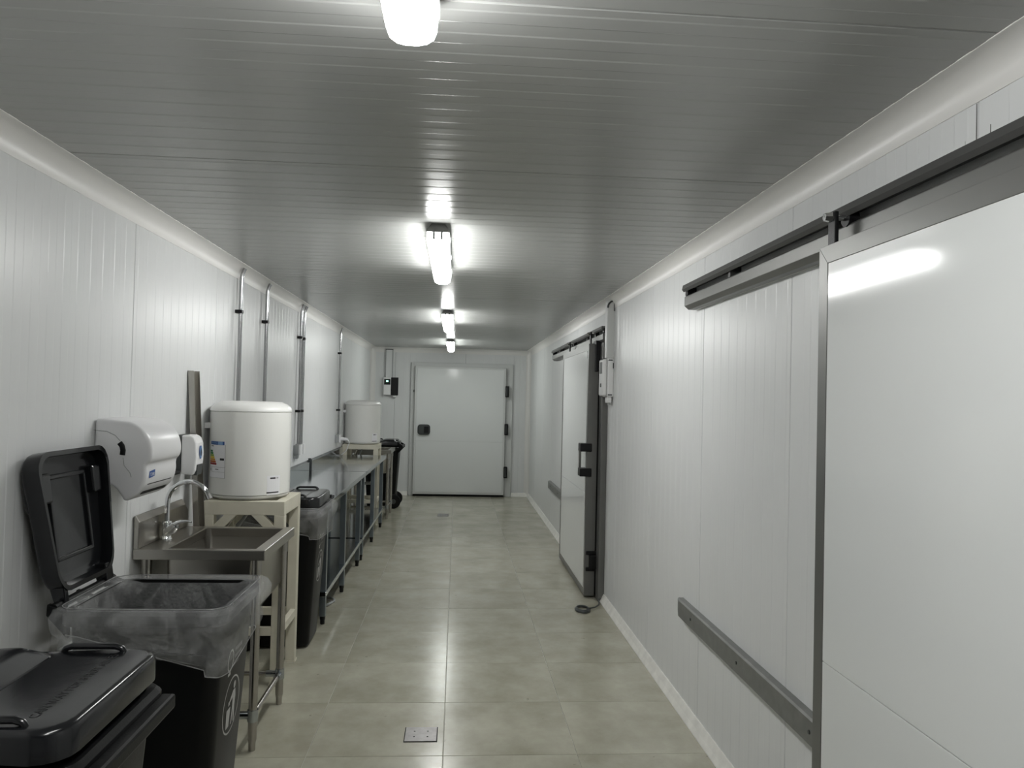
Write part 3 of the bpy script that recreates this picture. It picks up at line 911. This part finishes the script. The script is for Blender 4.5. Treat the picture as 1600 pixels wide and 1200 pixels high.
def liner(parent, name, inner=True, seed=1):
    n = 96
    cols = []
    base = rrect(1.0, 1.0, 0.2, 0, n=25)
    n = len(base)
    prof = []
    if inner:
        prof += [(-0.070, 0.45), (-0.056, 0.60), (-0.043, 0.76), (-0.034, 0.85)]
    prof += [(-0.022, RIM + 0.006), (0.000, RIM + 0.012), (0.022, RIM + 0.006), (0.036, RIM - 0.022), (0.034, RIM - 0.058), (0.020, RIM - 0.092), (0.024, RIM - 0.13), (0.022, 1.0), (0.008, 2.0)]
    rings = []
    for k, (o, z) in enumerate(prof):
        ring = []
        for j in range(n):
            hx, hy = 0.262 + o, 0.242 + o
            if z in (1.0, 2.0) or z < RIM - 0.09:
                if z in (1.0, 2.0) or k > 5:
                    hx -= 0.012; hy -= 0.012
            q = rrect(hx, hy, 0.06, 0, n=25)[j]
            x, y = q[0], q[1]
            # the hem hangs lower towards the front
            hem = 0.745 - 0.20 * max(-0.25, min(0.25, x)) + 0.02 * math.sin(3 * math.atan2(y, x) + seed)
            if x > 0.2 and y < -0.1:
                hem -= 0.02
            if z == 1.0:
                zz = (RIM - 0.13 + hem) / 2
            elif z == 2.0:
                zz = hem
            else:
                zz = z
            amp = 0.005 if zz > RIM - 0.02 else 0.014
            if inner and k < 4:
                amp = 0.006
            p = Vector((x * 9 + seed * 7.1, y * 9, zz * (5 if k > 4 else 7)))
            p2 = Vector((x * 30 + seed * 3.3, y * 30, zz * 5))
            d_ = amp * (noise.noise(p) + 0.6 * noise.noise(p * 2.7) + 0.7 * noise.noise(p2))
            dv = Vector((x, y, 0)).normalized()
            ring.append((x + dv.x * d_, y + dv.y * d_, zz + 0.5 * d_))
        rings.append(ring)
    o = MB().rings(rings, False, False).build(name, M_LINER, parent, smooth=False)
    for p in o.data.polygons:
        p.use_smooth = True
    MB().tube(rings[-1] + rings[-1][:1], 0.0016, 6).build('hem', M_FILM_EDGE, o, smooth=True)
    top = 5 if inner else 1
    MB().tube([(x * 1.004, y * 1.004, z + 0.001) for x, y, z in rings[top] + rings[top][:1]], 0.0014, 6).build('fold', M_FILM_EDGE, o, smooth=True)
    return o


def bin_(label, loc, rz, open_deg, lined, print_=True):
    t = thing('wheelie_bin', label, 'bin', loc, rz, group='black wheeled bins')
    body = [rrect(0.165, 0.14, 0.03, 0.012), rrect(0.188, 0.158, 0.045, 0.016), rrect(0.195, 0.165, 0.05, 0.03), rrect(0.243, 0.218, 0.05, 0.815),
            rrect(0.243, 0.218, 0.05, 0.82)]
    rim = [rrect(0.258, 0.235, 0.05, 0.822), rrect(0.262, 0.240, 0.05, 0.83), rrect(0.262, 0.240, 0.05, RIM - 0.012), rrect(0.252, 0.230, 0.05, RIM),
           rrect(0.236, 0.212, 0.045, RIM)]
    inner = [rrect(0.234, 0.210, 0.045, 0.81), rrect(0.186, 0.156, 0.045, 0.04), rrect(0.16, 0.135, 0.03, 0.03)]
    b = MB().rings(body + rim + inner).build('body', M_BIN, t, smooth=True)
    # comb bar under the front rim, rim flange at the sides
    if not lined:
        MB().box(0.255, 0.292, -0.215, 0.215, 0.812, 0.848).build('front_lip', M_BIN, t, bevel=0.008)
    # hinge at the back
    hx, hz = -0.285, RIM + 0.006
    hb = MB().tube([(hx, -0.215, hz), (hx, 0.215, hz)], 0.015, 14).build('hinge_bar', M_BIN, t, smooth=True)
    for y in (-0.22, -0.03, 0.20):
        MB().prism([(-0.235, 0.78), (-0.235, 0.865), (hx - 0.016, hz + 0.014), (hx - 0.018, hz - 0.022)], 'y', y, y + 0.022).build('hinge_lug', M_BIN, t, bevel=0.003)
    # wheels
    MB().tube([(-0.185, -0.19, 0.10), (-0.185, 0.19, 0.10)], 0.011, 10).build('axle', M_TUBE, t, smooth=True)
    MB().box(-0.215, -0.165, -0.13, 0.13, 0.075, 0.20).build('axle_housing', M_BIN, t, bevel=0.01)
    for s in (-1, 1):
        y0, y1 = sorted((s * 0.172, s * 0.218))
        wh = MB().rings([[(-0.185 + r_ * math.cos(2 * math.pi * j / 28), y, 0.10 + r_ * math.sin(2 * math.pi * j / 28)) for j in range(28)]
                         for y, r_ in ((y0, 0.088), (y0 + 0.006, 0.0995), (y1 - 0.006, 0.0995), (y1, 0.088))]).build('wheel', M_RUBBER, t, smooth=True)
        MB().tube([(-0.185, s * 0.214, 0.10), (-0.185, s * 0.226, 0.10)], 0.035, 18).build('hub', M_DARKGREY, wh, smooth=True)
    # lid: its own frame at the hinge
    ld = MB()
    cx, up = 0.268 if open_deg > 10 else 0.283, 0.010 if open_deg > 10 else 0.046
    lx = 0.232 if open_deg > 10 else 0.252
    hh = 0.030 if open_deg > 10 else 0.038
    ld.rings([rrect(lx - 0.016, 0.230, 0.06, up - 0.034, cx), rrect(lx, 0.246, 0.065, up - 0.034, cx), rrect(lx - 0.001, 0.245, 0.065, up + 0.012, cx), rrect(lx - 0.004, 0.242, 0.064, up + 0.020, cx),
              rrect(lx - 0.010, 0.236, 0.06, up + 0.025, cx), rrect(lx - 0.020, 0.226, 0.06, up + 0.0265, cx), rrect(lx - 0.08, 0.17, 0.05, up + 0.027, cx)], False, True)
    ld.rings([rrect(lx - 0.016, 0.230, 0.06, up - 0.034, cx), rrect(lx - 0.020, 0.226, 0.06, up + 0.006, cx), rrect(lx - 0.04, 0.20, 0.05, up + 0.012, cx)], False, True)

    def narrow(p):           # the lid narrows towards its hinge
        k = max(0.0, min(1.0, (p[0] - 0.03) / 0.22))
        return (p[0], p[1] * (0.74 + 0.26 * k), p[2])
    ld.v = [narrow(p) for p in ld.v]
    lid = ld.build('lid', M_BINLID, t, smooth=True)
    lid.location = (hx, 0, hz)
    lid.rotation_euler = (0, -math.radians(open_deg), 0)
    # raised rear panel with a sloping front
    rp = MB().rings([rrect(0.125, 0.205, 0.04, up + 0.014, 0.185), rrect(0.120, 0.195, 0.04, up + 0.030, 0.183), rrect(0.095, 0.185, 0.05, up + 0.046, 0.165), rrect(0.075, 0.16, 0.05, up + 0.050, 0.160)])
    rp.v = [narrow(p) for p in rp.v]
    rp.build('raised_panel', M_BINLID, lid, smooth=True)
    for s in (-1, 1):
        y = s * 0.214
        MB().tube([(0.305, y, up + 0.018), (0.315, y, up + hh - 0.005), (0.330, y, up + hh), (0.430, y, up + hh), (0.445, y, up + hh - 0.005), (0.453, y, up + 0.018)], 0.0075, 10).build('lid_handle', M_BINLID, lid, smooth=True)
        MB().prism([(-0.018, -0.012), (-0.012, 0.016), (0.07, up + 0.020), (0.07, up - 0.030), (0.0, -0.020)], 'y', s * 0.150 - 0.02, s * 0.165 + 0.02).build('lid_arm', M_BINLID, lid, bevel=0.004)
    if open_deg > 10:
        for (x0, x1, y0, y1) in ((0.13, 0.42, -0.13, -0.115), (0.13, 0.42, 0.115, 0.13), (0.13, 0.145, -0.13, 0.13), (0.405, 0.42, -0.13, 0.13)):
            MB().box(x0, x1, y0, y1, up, up + 0.016).build('underside_rib', M_BINLID, lid, bevel=0.004)
        for s in (-1, 1):
            MB().box(0.33, 0.43, s * 0.175 - 0.03, s * 0.175 + 0.03, up - 0.018, up + 0.014).build('handle_pocket', M_BINLID, lid, bevel=0.008)
    v, f = text_data('CAN WAY FOR 8 HOT ASHES', 0.030)
    flat('lid_letters', M_EMBOSS, lid, [(x - 0.195, y) for x, y in v], f, lambda u, q: (0.452 - q * 0.9, u * 0.92, up + 0.0276))
    # printed emblem on the front
    if print_:
        def onface(u, q):
            return (face_x(q) + 0.0012, u, q)
        n = 40
        zc, ro, ri = 0.485, 0.100, 0.094
        rg = [(rr * 0.98 * math.cos(2 * math.pi * j / n), zc + rr * math.sin(2 * math.pi * j / n)) for rr in (ro, ri) for j in range(n)]
        flat('emblem_ring', M_PRINT, t, rg, [(j, (j + 1) % n, n + (j + 1) % n, n + j) for j in range(n)], onface)
        # figure dropping litter into a basket
        hd_ = [(0.025 + 0.013 * math.cos(2 * math.pi * j / 14), zc + 0.062 + 0.013 * math.sin(2 * math.pi * j / 14)) for j in range(14)]
        flat('emblem_head', M_PRINT, t, hd_, [tuple(range(14))], onface)
        figp = [(0.012, 0.045), (0.038, 0.045), (0.048, 0.015), (0.044, -0.02), (0.052, -0.075), (0.040, -0.075), (0.030, -0.025), (0.022, -0.075), (0.010, -0.075), (0.016, -0.01), (0.014, 0.020), (-0.018, 0.012), (-0.020, 0.022)]
        flat('emblem_figure', M_PRINT, t, [(a, zc + c_) for a, c_ in figp], [tuple(range(len(figp)))], onface)
        bas = [(-0.052, -0.005), (-0.006, -0.005), (-0.012, -0.072), (-0.046, -0.072)]
        flat('emblem_basket', M_PRINT, t, [(a, zc + c_) for a, c_ in bas], [(0, 1, 2, 3)], onface)
        lt_ = [(-0.034, 0.004), (-0.018, 0.006), (-0.020, 0.020), (-0.036, 0.018)]
        flat('emblem_litter', M_PRINT, t, [(a, zc + c_) for a, c_ in lt_], [(0, 1, 2, 3)], onface)
        zq = 0.655
        rg = [(-0.055 + rr * 0.85 * math.cos(2 * math.pi * j / n), zq + rr * math.sin(2 * math.pi * j / n)) for rr in (0.040, 0.033) for j in range(n)]
        flat('emblem_letter', M_PRINT, t, rg, [(j, (j + 1) % n, n + (j + 1) % n, n + j) for j in range(n)], onface)
        flat('emblem_letter_tail', M_PRINT, t, [(-0.075, zq - 0.050), (-0.045, zq - 0.050), (-0.045, zq - 0.040), (-0.075, zq - 0.040)], [(0, 1, 2, 3)], onface)
        for i, (w_, hgt) in enumerate(((0.085, 0.014), (0.085, 0.012), (0.06, 0.005))):
            q0 = zq + 0.018 - i * 0.024
            for s_ in range(6):
                a0 = -0.005 + w_ * s_ / 6
                flat('small_letter', M_LINE, t, [(a0, q0), (a0 + w_ / 6 * 0.6, q0), (a0 + w_ / 6 * 0.6, q0 + hgt), (a0, q0 + hgt)], [(0, 1, 2, 3)], onface)
    if lined:
        liner(t, 'bin_liner', open_deg > 10, lined)
    return t


bin_('black wheeled bin with closed glossy lid in the bottom left corner', (-0.955, 1.725, 0), 0, 0, 0)
bin_('black wheeled bin with its lid open and a clear liner folded over the rim', (-0.990, 2.79, 0), 0, 98.5, 1)
bin_('closed black bin with clear liner between the cream stand and first steel table', (-1.080, 5.045, 0), 0, 0, 3)
bin_('black wheeled bin beyond the far sink, its wheels towards the corridor', (-1.045, 11.18, 0), math.pi, 0, 0, False)


# ------------------------------------------------------------------ paper towel dispenser
t = thing('towel_dispenser', 'large white paper towel dispenser on the left wall above the open bin', 'dispenser', (L, 3.08, 1.47))
out = [(0.002, 0.0), (0.09, -0.003), (0.13, -0.010), (0.165, -0.026), (0.192, -0.050), (0.210, -0.080), (0.219, -0.115), (0.219, -0.145), (0.213, -0.163), (0.203, -0.176),
       (0.200, -0.190), (0.201, -0.215), (0.196, -0.245), (0.184, -0.272), (0.163, -0.296), (0.150, -0.305), (0.122, -0.323), (0.108, -0.300), (0.090, -0.274), (0.062, -0.254), (0.030, -0.243), (0.002, -0.238)]
core = out[1:17]
fine = [out[0]]
for i in range(1, len(core) - 2):
    p0, p1, p2, p3 = (Vector(q) for q in core[i - 1:i + 3])
    for k in range(4):
        u = k / 4
        fine.append(tuple(0.5 * (2 * p1 + (p2 - p0) * u + (2 * p0 - 5 * p1 + 4 * p2 - p3) * u * u + (3 * p1 - p0 - 3 * p2 + p3) * u ** 3)))
fine += core[-2:] + out[17:]
cover = MB().prism(fine, 'y', 0.0, 0.33).build('cover', M_DISP, t, smooth=True, bevel=0.014, seg=4)
gp = [(0.0, -0.045), (0.05, -0.050), (0.082, -0.065), (0.100, -0.085)]
MB().tube([(a, -0.0005, z) for a, z in gp], 0.0014, 6).build('cover_seam', M_GREY, t)
gp = [(0.113, -0.150), (0.118, -0.180), (0.140, -0.207), (0.146, -0.225)]
MB().tube([(a, -0.0005, z) for a, z in gp], 0.0014, 6).build('cover_seam', M_GREY, t)
lk = MB().tube([(0.098, 0, -0.092), (0.108, 0, -0.105), (0.112, 0, -0.122), (0.110, 0, -0.140)], 0.0105, 12)
lk.v = [(x, y * 0.25 - 0.001, z) for x, y, z in lk.v]
lk.build('lock', M_BLACK, t, smooth=True)
MB().add([(0.1935, 0.04, -0.255), (0.1935, 0.29, -0.255), (0.166, 0.29, -0.297), (0.166, 0.04, -0.297),
          (0.180, 0.04, -0.245), (0.180, 0.29, -0.245), (0.155, 0.29, -0.285), (0.155, 0.04, -0.285)],
         [(0, 1, 2, 3), (4, 7, 6, 5), (0, 4, 5, 1), (1, 5, 6, 2), (2, 6, 7, 3), (3, 7, 4, 0)]).build('paper_slot', M_BLACK, t)
lb = MB().add([(0.2025, 0.030, -0.205), (0.2030, 0.085, -0.200), (0.2025, 0.085, -0.226), (0.2012, 0.030, -0.232)], [(0, 1, 2, 3)]).build('logo_plate', M_BLUE, t)
v, f = text_data('TORK', 0.019)
flat('logo_letters', M_PAPER, lb, v, f, lambda u, q: (0.2037 - 0.0006 * (q < 0.004), 0.034 + u * 0.92, -0.224 + q))

# ------------------------------------------------------------------ soap dispenser
t = thing('soap_dispenser', 'slim white soap dispenser with dark grey back and blue drop mark', 'dispenser', (L, 3.93, 1.16))
MB().box(0.001, 0.036, 0.0, 0.115, 0.02, 0.205).build('back_plate', M_DARKGREY, t, bevel=0.006, seg=3)
fp = [(0.036, 0.012), (0.095, 0.006), (0.106, 0.030), (0.112, 0.10), (0.108, 0.165), (0.098, 0.190), (0.080, 0.204), (0.036, 0.205)]
MB().prism(fp, 'y', 0.0, 0.115).build('front_cover', M_WHITE, t, bevel=0.009, seg=3)
n = 28
el = [(0.0575 + 0.022 * math.cos(2 * math.pi * j / n), 0.118 + 0.034 * math.sin(2 * math.pi * j / n)) for j in range(n)]
bd = flat('window_ring', M_BLUE, t, el, [tuple(range(n))], lambda u, q: (0.1138 - 0.0005 * abs(q - 0.11) / 0.03, u, q))
el = [(0.0575 + 0.016 * math.cos(2 * math.pi * j / n), 0.118 + 0.028 * math.sin(2 * math.pi * j / n)) for j in range(n)]
flat('window_plate', M_LBLUE, bd, el, [tuple(range(n))], lambda u, q: (0.1146, u, q))
dr = [(0.0575, 0.143), (0.066, 0.118), (0.065, 0.104), (0.0575, 0.096), (0.050, 0.104), (0.049, 0.118)]
flat('drop_mark', M_INK, bd, dr, [tuple(range(6))], lambda u, q: (0.1152, u, q))
MB().prism([(0.070, 0.004), (0.108, 0.004), (0.113, 0.060), (0.100, 0.050), (0.085, 0.020)], 'y', 0.018, 0.097).build('push_lever', M_DARKGREY, t, bevel=0.004)
t = thing('dispenser_tray', 'small black holder on the wall between towel and soap dispensers', 'holder', (L, 3.78, 1.175))
MB().box(0.0, 0.045, 0.0, 0.13, 0.0, 0.018).build('shelf', M_BLACK, t, bevel=0.005)
MB().tube([(0.025, 0.03, 0.018), (0.025, 0.03, 0.038)], [0.022, 0.020], 16).build('cup', M_BLACK, t, smooth=True)

# ------------------------------------------------------------------ metal channel leaning on the wall
t = thing('steel_channel', 'narrow steel channel leaning on the wall between sink and nearer water heater', 'channel', (0, 0, 0))
zb, zt = 0.002, 1.69
xb, xt = -1.285, L + 0.004


def chan(u0, u1, d0, d1):
    v = []
    for z, x in ((zb, xb), (zt, xt)):
        for (u, d) in ((u0, d0), (u1, d0), (u1, d1), (u0, d1)):
            v.append((x + d, 4.088 + u, z))
    return MB().add(v, [(0, 3, 2, 1), (4, 5, 6, 7), (0, 1, 5, 4), (1, 2, 6, 5), (2, 3, 7, 6), (3, 0, 4, 7)])


chan(0.0, 0.095, 0.0, 0.003).build('web', M_STEEL, t)
chan(0.0, 0.004, 0.003, 0.028).build('flange', M_STEEL, t)
chan(0.091, 0.095, 0.003, 0.028).build('flange', M_STEEL, t)


# ------------------------------------------------------------------ floor drains
def drain(label, x0, x1, y0, y1):
    t = thing('floor_drain', label, 'drain', ((x0 + x1) / 2, (y0 + y1) / 2, 0), group='steel drain covers in the floor')
    a, b_ = (x1 - x0) / 2, (y1 - y0) / 2
    MB().box(-a, a, -b_, b_, -0.0015, 0.0008).build('frame', M_RUBBER, t)
    MB().box(-a + 0.004, a - 0.004, -b_ + 0.005, b_ - 0.005, 0.0009, 0.0035).build('cover', M_DRAIN, t, bevel=0.001)
    for sx in (-1, 1):
        for sy in (-1, 1):
            MB().tube([(sx * a * 0.40, sy * b_ * 0.36, 0.0034), (sx * a * 0.40, sy * b_ * 0.36, 0.0042)], 0.0042, 10).build('hole', M_RUBBER, t)
    return t


drain('square steel drain cover in the floor at the bottom centre', -0.207, -0.052, 3.575, 3.735)
drain('small-looking steel drain cover in the floor near the end door', -0.222, -0.074, 10.32, 10.54)


# ------------------------------------------------------------------ coiled cables on the floor
def coil(name, label, cx, cy, rx, ry, turns, tail, m, r=0.0045):
    t = thing(name, label, 'cable', (cx, cy, 0))
    pts = []
    n = 26
    for k in range(turns * n):
        a = 2 * math.pi * k / n
        q = 1 - 0.06 * (k / n) + 0.04 * math.sin(a * 0.7)
        pts.append((rx * q * math.cos(a), ry * q * math.sin(a), r + 0.0035 * (k / n)))
    pts += tail
    MB().tube(pts, r, 8).build('cable_loop', m, t, smooth=True)
    return t


coil('cable_coil', 'small dark cable coil on the floor by the far sliding door', 0.985, 5.78, 0.055, 0.09, 4, [(0.10, 0.03, 0.018), (0.145, 0.12, 0.012), (0.165, 0.22, 0.03)], M_DARKGREY, 0.006)
coil('cable_coil', 'thin grey cable coil on the floor under the first steel table', -0.965, 5.98, 0.07, 0.14, 3, [(0.0, 0.05, 0.012), (-0.2, 0.1, 0.01), (-0.36, 0.12, 0.01)], M_GREY)


# ------------------------------------------------------------------ dirty runs on the right wall above the near rail
M_DIRT = mat('dirt', (0.16, 0.155, 0.145), 0.8)
for y, z0, z1 in ((1.783, 2.172, 2.205), (1.742, 2.172, 2.220), (1.703, 2.172, 2.295), (1.655, 2.172, 2.230), (1.617, 2.172, 2.205)):
    MB().prism([(y - 0.0007, z0), (y + 0.0007, z0), (y + 0.0002, z1), (y - 0.0002, z1)], 'x', R - 0.0016, R - 0.0002).build('dirt_streak', M_DIRT, wr)
